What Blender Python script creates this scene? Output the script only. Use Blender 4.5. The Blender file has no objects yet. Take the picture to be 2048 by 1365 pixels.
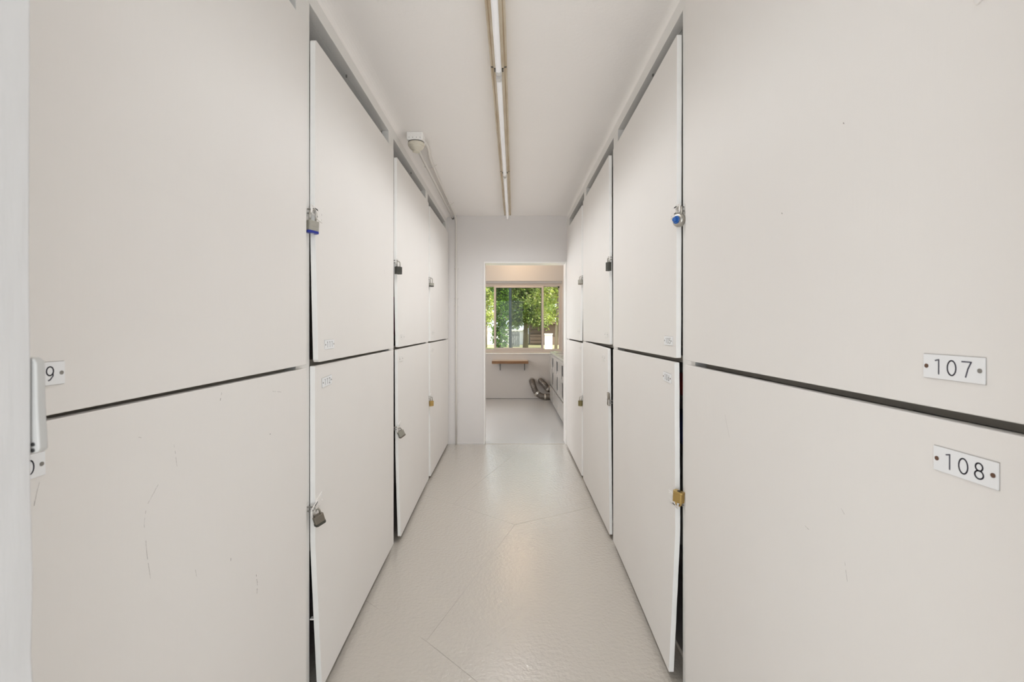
import bpy, math, random
from mathutils import Vector, Matrix
random.seed(7)
C = bpy.context.scene.collection
H = 1.25            # camera height; z values below named "r" are relative to it

# ------------------------------------------------------------------ camera, world, lights, exposure
sc = bpy.context.scene
cd = bpy.data.cameras.new('camera'); cam = bpy.data.objects.new('camera', cd); C.objects.link(cam)
cam.location = (0, 0, H); cam.rotation_euler = (math.pi/2, 0, 0)
cd.sensor_width = 36; cd.lens = 940/2048*36; cd.clip_start = 0.02; cd.clip_end = 300
cd.dof.use_dof = True; cd.dof.focus_distance = 2.2; cd.dof.aperture_fstop = 9
cd.shift_x = (1024-1021)/2048; cd.shift_y = -(682.5-654)/2048
sc.camera = cam
sc.view_settings.view_transform = 'Standard'; sc.view_settings.look = 'None'
sc.view_settings.gamma = 1; sc.view_settings.use_curve_mapping = False
sc.view_settings.exposure = 0.13
sc.cycles.max_bounces = 14; sc.cycles.diffuse_bounces = 9; sc.cycles.transparent_max_bounces = 16
sc.cycles.use_denoising = True
sc.cycles.sample_clamp_indirect = 8
w = bpy.data.worlds.new('sky'); sc.world = w; w.use_nodes = True
bg = w.node_tree.nodes['Background']; bg.inputs[0].default_value = (0.86, 0.93, 1.0, 1); bg.inputs[1].default_value = 2.6

def lamp(name, kind, loc, energy, color=(1, 1, 1), size=1, size_y=None, direction=None):
    d = bpy.data.lights.new(name, kind); d.energy = energy; d.color = color
    if kind == 'AREA':
        d.size = size
        if size_y: d.shape = 'RECTANGLE'; d.size_y = size_y
    elif kind == 'SUN': d.angle = size
    else: d.shadow_soft_size = size
    o = bpy.data.objects.new(name, d); C.objects.link(o); o.location = loc
    if direction: o.rotation_euler = Vector(direction).to_track_quat('-Z', 'Y').to_euler()
    return o
lamp('sun', 'SUN', (0, 20, 20), 12.0, (1, .94, .84), math.radians(1.0), direction=(-.6, .35, -.9))
lamp('entrance_fill', 'AREA', (.28, -1.6, .80), 24, (.95, .98, 1), 2.2, 1.2, direction=(0, 1, 0.8))  # added fill light behind the camera, an unseen source
for i in range(12):     # added unseen fill spots along the tubes, which barely glow themselves
    ty = .55+.345*i
    o = lamp('corridor_fill_spot', 'SPOT', (-.055+.0079*(ty-1.6), ty, 2.335), (.2, .4, 1.2, 2.9, 5.0, 6.2, 7.0, 7.6, 8.0, 8.4, 8.4, 7.6)[i]*1.06, (.985, .992, 1), 0, direction=(0, 0, -1))
    o.data.spot_size = math.radians(160); o.data.spot_blend = 1.0
lamp('laundry_fill', 'AREA', (-1.9, 6.6, 1.45), 62, (.97, .98, 1), 1.5, 1.2, direction=(1, -.75, 0))  # added unseen fill for laundry and far doors; no window is built here

# ------------------------------------------------------------------ materials
def mat(name, col, rough=.5, metal=0, bump=None, spec=.5, var=None, emit=None, coat=0):
    m = bpy.data.materials.new(name); m.use_nodes = True
    nt = m.node_tree; N = nt.nodes; L = nt.links; b = N['Principled BSDF']
    b.inputs['Base Color'].default_value = (*col, 1); b.inputs['Roughness'].default_value = rough
    b.inputs['Metallic'].default_value = metal; b.inputs['Specular IOR Level'].default_value = spec
    b.inputs['Coat Weight'].default_value = coat; b.inputs['Coat Roughness'].default_value = .11
    if emit: b.inputs['Emission Color'].default_value = (*emit[0], 1); b.inputs['Emission Strength'].default_value = emit[1]
    tc = N.new('ShaderNodeTexCoord')
    def noise(scale, vec=(1, 1, 1), detail=3, r=.5):
        mp = N.new('ShaderNodeMapping'); mp.inputs['Scale'].default_value = vec
        L.new(tc.outputs['Object'], mp.inputs[0])
        n = N.new('ShaderNodeTexNoise'); n.inputs['Scale'].default_value = scale
        n.inputs['Detail'].default_value = detail; n.inputs['Roughness'].default_value = r
        L.new(mp.outputs[0], n.inputs['Vector']); return n
    if var:
        c2, scale, vec, lo, hi = var
        n = noise(scale, vec, 5)
        r = N.new('ShaderNodeValToRGB'); r.color_ramp.elements[0].position = lo; r.color_ramp.elements[1].position = hi
        r.color_ramp.elements[0].color = (*col, 1); r.color_ramp.elements[1].color = (*c2, 1)
        L.new(n.outputs['Fac'], r.inputs[0]); L.new(r.outputs[0], b.inputs['Base Color'])
    if bump:
        prev = None
        for (scale, vec, strength, dist) in bump:
            n = noise(scale, vec, 4, .55)
            bp = N.new('ShaderNodeBump'); bp.inputs['Strength'].default_value = strength; bp.inputs['Distance'].default_value = dist
            L.new(n.outputs['Fac'], bp.inputs['Height'])
            if prev: L.new(prev.outputs[0], bp.inputs['Normal'])
            prev = bp
        L.new(prev.outputs[0], b.inputs['Normal'])
        if coat:      # the clear top film levels out, so it follows the relief more weakly
            n = noise(bump[0][0], bump[0][1], 3, .5)
            bp = N.new('ShaderNodeBump'); bp.inputs['Strength'].default_value = .5; bp.inputs['Distance'].default_value = .004
            L.new(n.outputs['Fac'], bp.inputs['Height']); L.new(bp.outputs[0], b.inputs['Coat Normal'])
    return m
M = {}
M['hingepaint'] = mat('dimmed_hinge_paint', (.42, .415, .40), .5)  # white paint darkened in colour to offset the lamp light on the hinge
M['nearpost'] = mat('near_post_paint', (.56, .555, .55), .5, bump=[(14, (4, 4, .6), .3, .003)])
M['door'] = mat('door_paint', (.83, .81, .785), .42, bump=[(9, (6, 6, .5), .10, .003), (2.2, (1, 1, 1), .3, .01), (120, (1, 1, .15), .08, .001)],
                var=((.815, .79, .765), 1.6, (1, 1, 1), .35, .7), spec=.4)
M['trim'] = mat('frame_paint', (.81, .80, .775), .45, bump=[(14, (4, 4, .6), .3, .003)], spec=.4)
M['recess'] = mat('recess_paint', (.62, .60, .56), .6, bump=[(30, (1, 1, 1), .3, .003)])
M['edge'] = mat('worn_edge_paint', (.90, .90, .885), .45, bump=[(25, (1, 1, .6), .4, .003)])
M['ceiling'] = mat('ceiling_paint', (.93, .905, .885), .55, bump=[(60, (1, 1, 1), .3, .003), (2, (1, 1, 1), .3, .01)])
M['wall'] = mat('wall_paint', (.78, .76, .75), .55, bump=[(45, (1, 1, 1), .2, .002), (3, (1, 1, 1), .3, .01)])
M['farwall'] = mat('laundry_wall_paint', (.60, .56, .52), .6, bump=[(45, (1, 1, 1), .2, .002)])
M['gloss'] = mat('gloss_white_paint', (.93, .92, .90), .3)
M['floor'] = mat('floor_paint', (.525, .487, .435), .20, spec=.6, coat=.8, bump=[(58, (1, 1, 1), .65, .005), (18, (1, 1, 1), .3, .004)],
                 var=((.53, .495, .445), 1.1, (1, 1, 1), .3, .7))
M['farfloor'] = mat('laundry_floor_paint', (.50, .49, .475), .22, bump=[(30, (1, 1, 1), .08, .002)])
M['dark'] = mat('raw_dark_wood', (.055, .045, .035), .8, bump=[(20, (1, 1, 4), .3, .003)], var=((.09, .07, .05), 8, (1, 6, 1), .3, .7))
M['shelfwood'] = mat('grey_plywood_edge', (.60, .57, .51), .75, var=((.52, .48, .42), 14, (3, .4, 1), .3, .7))
M['plate'] = mat('white_plastic', (.86, .875, .89), .3)
M['platepaint'] = mat('painted_over_plate', (.80, .785, .76), .42, bump=[(60, (1, 1, 1), .4, .002)])
M['ink'] = mat('engraved_digit', (.06, .06, .085), .5)
M['inkfaint'] = mat('half_painted_digit', (.11, .11, .12), .5)
M['screw'] = mat('rusty_screw', (.16, .09, .06), .6, metal=.4, bump=[(400, (1, 1, 1), .4, .001)])
M['screwlight'] = mat('dull_screw', (.30, .29, .27), .45, metal=.7)
M['scuff'] = mat('scuff_and_shadow_grey', (.40, .38, .36), .7)  # for scuff marks, and for the shadow lines painted round the plates
M['scuffdark'] = mat('scuff_brown', (.13, .10, .08), .7)
M['steel'] = mat('steel', (.50, .48, .44), .32, metal=.9)
M['laminate'] = mat('laminated_steel', (.46, .45, .40), .38, metal=.8, bump=[(90, (1, 1, 8), .4, .001)])
M['brownsteel'] = mat('aged_steel', (.27, .24, .20), .42, metal=.7, bump=[(90, (1, 1, 8), .4, .001)])
M['darksteel'] = mat('dark_steel', (.075, .075, .065), .4, metal=.5)
M['brass'] = mat('brass', (.55, .38, .14), .33, metal=.85)
M['oldbrass'] = mat('dull_brass', (.26, .22, .10), .4, metal=.7)
M['blue'] = mat('blue_plastic', (.015, .03, .30), .35)
M['bluedial'] = mat('blue_dial', (.02, .12, .42), .3)
M['bumper'] = mat('pale_plastic', (.55, .56, .62), .4)
M['black'] = mat('black_rubber', (.01, .01, .01), .6)
M['enamel'] = mat('yellowed_enamel', (.68, .60, .47), .4, var=((.52, .40, .25), 5, (3, .8, 1), .42, .72))
M['enamelstain'] = mat('stained_enamel', (.42, .30, .18), .5, var=((.52, .42, .30), 7, (1, .7, 1), .4, .6))
M['channel'] = mat('white_enamel', (.66, .65, .64), .35)
M['tube'] = mat('fluorescent_tube', (.86, .86, .88), .2, emit=((1, .985, .98), .12), coat=.5)
M['porcelain'] = mat('cream_porcelain', (.70, .66, .56), .35)
M['conduit'] = mat('painted_conduit', (.76, .735, .695), .35)
M['oak'] = mat('brown_wood', (.15, .065, .02), .5, var=((.24, .12, .045), 12, (.4, 1, 6), .35, .65))
M['shelftop'] = mat('pale_wood_top', (.62, .50, .38), .5)
M['frame'] = mat('window_frame_paint', (.60, .52, .45), .4)
M['duct'] = mat('flexible_duct', (.17, .15, .13), .4, metal=.6)
M['ductring'] = mat('duct_collar', (.62, .58, .52), .28, metal=.9)
M['washer'] = mat('washer_enamel', (.50, .48, .45), .22, metal=.25)
M['washerdark'] = mat('washer_dark_slot', (.03, .03, .03), .4)
M['chrome'] = mat('chrome', (.85, .85, .85), .12, metal=1)
M['console'] = mat('washer_console', (.66, .60, .48), .35)
M['knob'] = mat('washer_knob', (.4, .38, .34), .3, metal=.5)
M['pole'] = mat('pole_paint', (.05, .075, .085), .4)
M['bark'] = mat('bark', (.20, .16, .12), .85, bump=[(8, (1, 1, .3), .8, .03)], var=((.32, .26, .20), 3, (1, 1, .4), .3, .7))
M['stucco'] = mat('white_stucco', (.88, .87, .85), .8)
M['siding'] = mat('brown_siding', (.13, .085, .06), .7)
M['fence'] = mat('grey_fence_board', (.12, .125, .115), .8)
M['earth'] = mat('dry_ground', (.27, .23, .12), .9, var=((.17, .18, .07), .6, (1, 1, 1), .4, .6))
M['magenta'] = mat('magenta_fabric', (.42, .03, .13), .8)
M['redfab'] = mat('red_fabric', (.40, .03, .02), .8)
M['bluefab'] = mat('navy_fabric', (.03, .05, .20), .8)
M['bulb'] = mat('warm_lamp_glass', (.9, .8, .6), .4, emit=((1, .78, .5), 14))

def leaf_mat(name, cols, trans=.35):
    m = bpy.data.materials.new(name); m.use_nodes = True
    nt = m.node_tree; N = nt.nodes; L = nt.links; b = N['Principled BSDF']
    g = N.new('ShaderNodeNewGeometry'); r = N.new('ShaderNodeValToRGB'); el = r.color_ramp.elements
    el[0].color = (*cols[0], 1); el[1].color = (*cols[-1], 1)
    for i, c in enumerate(cols[1:-1]):
        e = el.new((i+1)/(len(cols)-1)); e.color = (*c, 1)
    L.new(g.outputs['Random Per Island'], r.inputs[0]); L.new(r.outputs[0], b.inputs['Base Color'])
    b.inputs['Roughness'].default_value = .5
    t = N.new('ShaderNodeBsdfTranslucent'); L.new(r.outputs[0], t.inputs[0])
    mx = N.new('ShaderNodeMixShader'); mx.inputs[0].default_value = trans
    L.new(b.outputs[0], mx.inputs[1]); L.new(t.outputs[0], mx.inputs[2]); L.new(mx.outputs[0], N['Material Output'].inputs[0])
    return m
M['leafmid'] = leaf_mat('leaf_mid_green', [(.10, .17, .04), (.20, .30, .07), (.36, .44, .10), (.28, .33, .16)])
M['leafdark'] = leaf_mat('leaf_dark_green', [(.04, .10, .015), (.09, .20, .02), (.19, .33, .03)])
M['leaflight'] = leaf_mat('leaf_pale_green', [(.22, .30, .08), (.42, .52, .10), (.60, .64, .20), (.45, .42, .28)], .45)

def glass_mat(name, tint):
    m = bpy.data.materials.new(name); m.use_nodes = True
    nt = m.node_tree; N = nt.nodes; L = nt.links; N.remove(N['Principled BSDF'])
    t = N.new('ShaderNodeBsdfTransparent'); t.inputs[0].default_value = (*tint, 1)
    g = N.new('ShaderNodeBsdfGlossy'); g.inputs['Roughness'].default_value = .02
    f = N.new('ShaderNodeFresnel'); f.inputs[0].default_value = 1.3
    mx = N.new('ShaderNodeMixShader'); L.new(f.outputs[0], mx.inputs[0])
    L.new(t.outputs[0], mx.inputs[1]); L.new(g.outputs[0], mx.inputs[2]); L.new(mx.outputs[0], N['Material Output'].inputs[0])
    return m
M['glass'] = glass_mat('clear_glass', (.97, .98, .97))
M['tint'] = glass_mat('tinted_glass', (.70, .72, .71))

# ------------------------------------------------------------------ mesh helpers (world coordinates in, local mesh out)
def worigin(o):
    v = Vector((0, 0, 0))
    while o is not None: v += o.location; o = o.parent
    return v
def tag(o, label=None, cat=None, group=None, kind=None):
    if label: o['label'] = label
    if cat: o['category'] = cat
    if group: o['group'] = group
    if kind: o['kind'] = kind
    return o
def empty(name, loc, label=None, cat=None, group=None, kind=None):
    o = bpy.data.objects.new(name, None); o.empty_display_size = .05; C.objects.link(o); o.location = loc
    return tag(o, label, cat, group, kind)
class MB:
    def __init__(s): s.v = []; s.f = []; s.X = None
    def add(s, vs, fs):
        k = len(s.v)
        for v in vs:
            v = Vector(v)
            s.v.append(s.X @ v if s.X is not None else v)
        s.f += [[i+k for i in f] for f in fs]; return s
    def box(s, x0, x1, y0, y1, z0, z1):
        x0, x1 = sorted((x0, x1)); y0, y1 = sorted((y0, y1)); z0, z1 = sorted((z0, z1))
        return s.add([(x0, y0, z0), (x1, y0, z0), (x1, y1, z0), (x0, y1, z0), (x0, y0, z1), (x1, y0, z1), (x1, y1, z1), (x0, y1, z1)],
                     [(0, 3, 2, 1), (4, 5, 6, 7), (0, 1, 5, 4), (1, 2, 6, 5), (2, 3, 7, 6), (3, 0, 4, 7)])
    def prism(s, pts, axis, a, b):
        """polygon pts (2d) swept along axis 'x','y','z' from a to b"""
        def P(p, t): return {'x': (t, p[0], p[1]), 'y': (p[0], t, p[1]), 'z': (p[0], p[1], t)}[axis]
        n = len(pts)
        vs = [P(p, a) for p in pts]+[P(p, b) for p in pts]
        fs = [tuple(range(n)), tuple(range(2*n-1, n-1, -1))]+[(i, (i+1) % n, n+(i+1) % n, n+i) for i in range(n)]
        return s.add(vs, fs)
    def tube(s, path, r, n=10, closed=False):
        path = [Vector(p) for p in path]; rings = []; m = len(path)
        up = None
        for i, p in enumerate(path):
            if closed: d = path[(i+1) % m]-path[i-1]
            else: d = path[min(i+1, m-1)]-path[max(i-1, 0)]
            d.normalize()
            if up is None:
                up = Vector((0, 0, 1)) if abs(d.z) < .9 else Vector((1, 0, 0))
            a = d.cross(up).normalized(); up = a.cross(d).normalized()
            rr = r[i] if isinstance(r, (list, tuple)) else r
            rings.append([p+a*math.cos(2*math.pi*k/n)*rr+up*math.sin(2*math.pi*k/n)*rr for k in range(n)])
        vs = [v for R in rings for v in R]; fs = []
        for i in range(m if closed else m-1):
            j = (i+1) % m
            fs += [(i*n+k, i*n+(k+1) % n, j*n+(k+1) % n, j*n+k) for k in range(n)]
        if not closed: fs += [tuple(range(n-1, -1, -1)), tuple(range((m-1)*n, m*n))]
        return s.add(vs, fs)
    def lathe(s, prof, center, axis='z', n=20):
        """prof: (radius, height) pairs; rotated about an axis through center"""
        c = Vector(center); vs = []; fs = []
        for r, h in prof:
            for k in range(n):
                a = 2*math.pi*k/n; u, v = r*math.cos(a), r*math.sin(a)
                vs.append(c+Vector({'z': (u, v, h), 'x': (h, u, v), 'y': (u, h, v)}[axis]))
        m = len(prof)
        for i in range(m-1): fs += [(i*n+k, i*n+(k+1) % n, (i+1)*n+(k+1) % n, (i+1)*n+k) for k in range(n)]
        fs += [tuple(range(n-1, -1, -1)), tuple(range((m-1)*n, m*n))]
        return s.add(vs, fs)
    def build(s, name, m, parent=None, loc=None, bevel=0, smooth=False, kind=None, label=None, seg=2):
        me = bpy.data.meshes.new(name)
        o = bpy.data.objects.new(name, me); C.objects.link(o)
        if loc is not None: o.location = loc
        if parent is not None: o.parent = parent
        w0 = worigin(o)
        me.from_pydata([v-w0 for v in s.v], [], s.f); me.update()
        import bmesh
        b = bmesh.new(); b.from_mesh(me); bmesh.ops.recalc_face_normals(b, faces=b.faces); b.to_mesh(me); b.free()
        me.materials.append(m)
        if smooth:
            for p in me.polygons: p.use_smooth = True
        if bevel:
            md = o.modifiers.new('bevel', 'BEVEL'); md.width = bevel; md.segments = seg; md.limit_method = 'ANGLE'; md.angle_limit = .6
        if kind: o['kind'] = kind
        if label: o['label'] = label
        return o
def bx(name, m, parent, *a, bevel=.001, kind=None, label=None): return MB().box(*a).build(name, m, parent, bevel=bevel, kind=kind, label=label)

# ------------------------------------------------------------------ floor
YB = 5.0            # end wall plane
CEIL = H+1.181
floor = MB().box(-1.6, 1.6, -2.2, YB, -.12, -.0012).build('floor', M['floor'], kind='structure')
def fp(px, py):
    d = H*940/(py-654); return ((px-1021)*d/940, d)
A = [(-.74, 2.212), (-.377, 1.907), (-.116, 1.6526), (.30, 1.24), (.72, .82)]
Bm = (-.335, 1.868)
V0, V1, V2, V3 = (-.74, 3.55), (-.41, 3.319), (.028, 2.967), (.72, 3.34)
def slab(pts):
    # shrink slightly so the joints read as narrow recessed lines
    n = len(pts); g = .0006; out = []
    for i in range(n):
        p = Vector(pts[i]); a = (Vector(pts[i-1])-p); b = (Vector(pts[(i+1) % n])-p)
        na = Vector((a.y, -a.x)).normalized(); nb = Vector((-b.y, b.x)).normalized()
        out.append(tuple(p+(na+nb)*g*.7))
    MB().prism(out, 'z', -.0012, 0).build('floor_slab', M['floor'], floor, bevel=.0009, seg=2)
slab([(-1.6, -2.2), (1.6, -2.2), (1.6, .82), (.72, .82), (.30, 1.24), (-.116, 1.6526), (-.377, 1.907), (-.74, 2.212), (-1.6, 2.212)])
slab([(-1.6, 2.212), (-.74, 2.212), Bm, V2, V1, V0, (-1.6, 3.55)])
slab([Bm, (-.116, 1.6526), (.30, 1.24), (.72, .82), (1.6, .82), (1.6, 3.34), V3, V2])
slab([(-1.6, 3.55), V0, V1, (-.229, 3.84), (.02, 4.55), (.10, YB-.001), (-1.6, YB-.001)])
slab([V1, V2, V3, (1.6, 3.34), (1.6, YB-.001), (.10, YB-.001), (.02, 4.55), (-.229, 3.84)])
MB().box(-2.2, 2.0, YB, 8.6, -.12, -.004).build('floor_laundry', M['farfloor'], kind='structure')

# ------------------------------------------------------------------ ceiling with soft coved edges
MB().box(-1.6, 1.6, -2.2, YB, CEIL, CEIL+.15).build('ceiling', M['ceiling'], kind='structure')
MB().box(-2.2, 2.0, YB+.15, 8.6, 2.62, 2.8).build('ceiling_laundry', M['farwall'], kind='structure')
MB().box(-2.4, 2.2, YB-.2, 8.9, 2.8, 2.95).build('roof', M['wall'], kind='structure')
WL, WR = .678, .605
def cove(name, sx, x0, z0, x1):
    pts = [(sx*(x0+.03), z0)]
    for i in range(9):
        t = i/8*math.pi/2
        pts.append((sx*(x0-(x0-x1)*(1-math.cos(t))), z0+(CEIL-z0)*math.sin(t)))
    pts.append((sx*(x0+.03), CEIL))
    MB().prism(pts, 'y', .36, YB).build(name, M['ceiling'], smooth=False, kind='structure')
cove('trim_1', -1, WL+.001, H+1.146, .612)
cove('trim_2', 1, WR+.001, H+1.166, .578)

# ------------------------------------------------------------------ walls behind the lockers, frame posts and rails
def side_wall(name, sx, X, rail_z, thin_z, posts, yend):
    """posts: list of (y0,y1) frame posts; X: frame face"""
    w = MB().box(sx*1.32, sx*1.42, .3, YB, 0, CEIL).build(name, M['dark'], kind='structure')
    w = empty('trim_3' if sx < 0 else 'trim_4', (sx*X, posts[0][0], 0), kind='structure')
    for y0, y1 in posts:
        bx('post', M['trim'], w, sx*X, sx*(X+.038), y0, y1, 0, H+rail_z, bevel=.0015)
        bx('partition_panel', M['shelfwood'], w, sx*(X+.0395), sx*1.32, y0+.001, y0+.019, 0, H+rail_z, bevel=0)
    bx('top_rail', M['trim'], w, sx*X, sx*(X+.038), posts[0][0], yend, H+rail_z, H+thin_z, bevel=.002)
    bx('top_board', M['trim'], w, sx*(X+.0382), sx*1.32, posts[0][0], yend, H+rail_z, H+rail_z+.019, bevel=0)
    return w
LP = [(.345, .447), (1.485, 1.585), (2.617, 2.722), (3.755, 3.855)]
RP = [(.39, .495), (1.54, 1.651), (2.65, 2.757), (3.76, 3.868)]
wl = side_wall('wall_left', -1, WL, 1.092, 1.146, LP+[(4.93, YB)], YB)
wr = side_wall('wall_right', 1, WR, 1.113, 1.166, RP+[(4.83, 4.93)], 4.93)
bx('end_panel', M['trim'], wr, WR+.0005, 1.32, 4.9305, YB, 0, CEIL-.001)
for sx, X, y, z in ((-1, .711, 2.037, 1.092), (1, .627, 2.068, 1.113), (-1, .703, 3.32, 1.092)):   # nails standing in the recess
    MB().tube([(sx*X, y, H+z+.001), (sx*(X-.001), y-.002, H+z-.011)], .0035, 8).build('nail', M['screwlight'], wl if sx < 0 else wr)

# ------------------------------------------------------------------ end wall with doorway
ox0, ox1, oz = -.285, .602, H+.693
wb = MB().box(-1.6, ox0, YB, YB+.15, 0, 2.8).box(ox1, 1.6, YB, YB+.15, 0, 2.8).box(ox0, ox1, YB, YB+.15, oz, 2.8).build('wall_back', M['wall'], kind='structure')
dj = empty('door_1', (ox0, YB, 0), kind='structure')
jw = .014
bx('jamb', M['gloss'], dj, ox0, ox0+jw, YB-.012, YB+.162, 0, oz, bevel=.002)
bx('jamb', M['gloss'], dj, ox1-.02, ox1, YB-.012, YB+.162, 0, oz, bevel=.002)
bx('head_jamb', M['gloss'], dj, ox0+jw, ox1-.02, YB-.012, YB+.162, oz-.018, oz, bevel=.002)
bx('threshold', M['floor'], dj, ox0+jw, ox1-.02, YB-.006, YB+.03, -.003, .003, bevel=.002)
# ragged plaster foot of the end wall
m_ = MB()
xs = [ox0-.002-.02*i for i in range(17)]
for i in range(16):
    h1, h2 = .012+.008*random.random(), 0
    m_.prism([(xs[i+1], -.002), (xs[i], -.002), (xs[i], h1), (xs[i+1], .012+.006*random.random())], 'y', YB-.004-.004*random.random(), YB+.001)
m_.build('baseboard_back', M['wall'], kind='structure', bevel=.001)

# ------------------------------------------------------------------ near doorway wall beside the camera
edge = [(-.366, 2.15), (-.366, 1.6), (-.367, 1.3), (-.366, 1.22), (-.366, 1.13), (-.364, 1.06), (-.3655, 1.0), (-.3625, .96), (-.363, .9), (-.361, .80), (-.3615, .6), (-.360, .0)]
wf = MB()
wf.prism([(-1.6, 0), (-1.6, CEIL)]+[(-.366, CEIL)]+[(x+.0015, z) for x, z in edge], 'y', .27, .358)
wf.box(.43, 1.6, .24, .29, 0, CEIL)
wf.box(-.366, .43, .24, .29, 2.15, CEIL)
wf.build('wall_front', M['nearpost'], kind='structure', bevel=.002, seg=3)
hg = empty('butt_hinge', (-.36, .36, H-.24), 'white overpainted hinge with dark screw holes on the near door post', 'hinge')
b = MB(); b.prism([(-.40, H-.0238), (-.3655, H-.0238), (-.3625, H-.0270), (-.3618, H-.06), (-.3602, H-.090), (-.3600, H-.094), (-.3618, H-.0962), (-.366, H-.0975), (-.40, H-.0975)], 'y', .3590, .3665)
b.build('hinge_leaf', M['hingepaint'], hg, bevel=.0012, seg=3)
for z in (-.0900, -.0945):
    MB().lathe([(.0017, 0), (.0014, -.0006), (0.0004, -.0008)], (-.3648, .3590, H+z), 'y', 12).build('screw_hole', M['black'], hg)

# camera-side room shell
MB().box(-1.6, -1.5, -2.2, .27, 0, CEIL).build('wall_entrance_left', M['wall'], kind='structure')
MB().box(1.5, 1.6, -2.2, .24, 0, CEIL).build('wall_entrance_right', M['wall'], kind='structure')

# ------------------------------------------------------------------ number plates: a single-stroke engraved face
def arc(cx, cy, rx, ry, a0, a1, n=18): return [(cx+rx*math.cos(math.radians(a0+(a1-a0)*i/n)), cy+ry*math.sin(math.radians(a0+(a1-a0)*i/n))) for i in range(n+1)]
GL = {'0': [arc(.5, .5, .40, .5, 90, 450, 30)],
      '1': [[(.28, .93), (.62, 1.0), (.62, 0)]],
      '2': [arc(.5, .70, .34, .30, 165, -35, 14)+[(.14, 0), (.88, 0)]],
      '5': [[(.82, 1), (.28, 1), (.20, .56)]+arc(.48, .33, .36, .33, 110, -150, 16)],
      '6': [[(.66, 1), (.24, .55)]+arc(.5, .32, .34, .32, 150, 510, 24)],
      '7': [[(.08, 1), (.90, 1), (.62, .55), (.42, .0)]],
      '8': [arc(.5, .755, .30, .245, 90, 450, 24), arc(.5, .26, .36, .26, 90, 450, 24)],
      '9': [[(.34, 0), (.52, .06), (.78, .32)]+arc(.48, .68, .34, .32, -30, 330, 24)]}
def number_plate(parent, sx, face, yc, zc, text, tilt=0, W=.086, Hh=.033, ink='ink', pm='plate', scr=('screw', 'screw')):
    """sx=-1 left wall (reads towards +y), sx=+1 right wall (reads towards -y). face = |x| of door front."""
    d = -sx
    def P(u, v, t):   # u along reading direction, v up, t out of the wall
        c, s_ = math.cos(tilt), math.sin(tilt)
        return (sx*(face-t), yc+d*(u*c-v*s_), H+zc+u*s_+v*c)
    def flat(poly, t0, t1, mb):
        n = len(poly); vs = [P(u, v, t0) for u, v in poly]+[P(u, v, t1) for u, v in poly]
        mb.add(vs, [tuple(range(n)), tuple(range(2*n-1, n-1, -1))]+[(i, (i+1) % n, n+(i+1) % n, n+i) for i in range(n)])
    mb = MB(); flat([(-W/2, -Hh/2), (W/2, -Hh/2), (W/2, Hh/2), (-W/2, Hh/2)], 0, .0024, mb)
    pl = mb.build('number_plate', M[pm], parent, bevel=.0005)
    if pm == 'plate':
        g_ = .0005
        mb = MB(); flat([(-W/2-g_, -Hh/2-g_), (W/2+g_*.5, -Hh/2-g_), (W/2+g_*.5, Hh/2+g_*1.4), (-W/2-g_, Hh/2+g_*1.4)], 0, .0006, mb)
        mb.build('shadow_rim', M['scuff'], pl)  # painted shadow line: grey backing stands in for the dark gap round the plate
    for k, u in enumerate((-W/2+.0055, W/2-.0055)):
        mb = MB(); flat([(u+.0030*math.cos(a*math.pi/6), .0030*math.sin(a*math.pi/6)) for a in range(12)], .0024, .0030, mb)
        mb.build('screw', M[scr[k]], pl)
    if text:
        dw, dh, gap, tk = .0150, .0195, .0055, .00085
        x0 = -(3*dw+2*gap)/2
        for i, ch in enumerate(text):
            mb = MB()
            for st in GL[ch]:
                q = [Vector((x0+i*(dw+gap)+p[0]*dw, (p[1]-.5)*dh)) for p in st]
                for a, b_ in zip(q[:-1], q[1:]):
                    t = (b_-a)
                    if t.length < 1e-6: continue
                    t.normalize(); nrm = Vector((-t.y, t.x))*tk; e = t*tk*.7
                    flat([tuple(a-e-nrm), tuple(b_+e-nrm), tuple(b_+e+nrm), tuple(a-e+nrm)], .0023, .0027, mb)
            mb.build('digit', M[ink], pl)
    return pl

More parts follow.
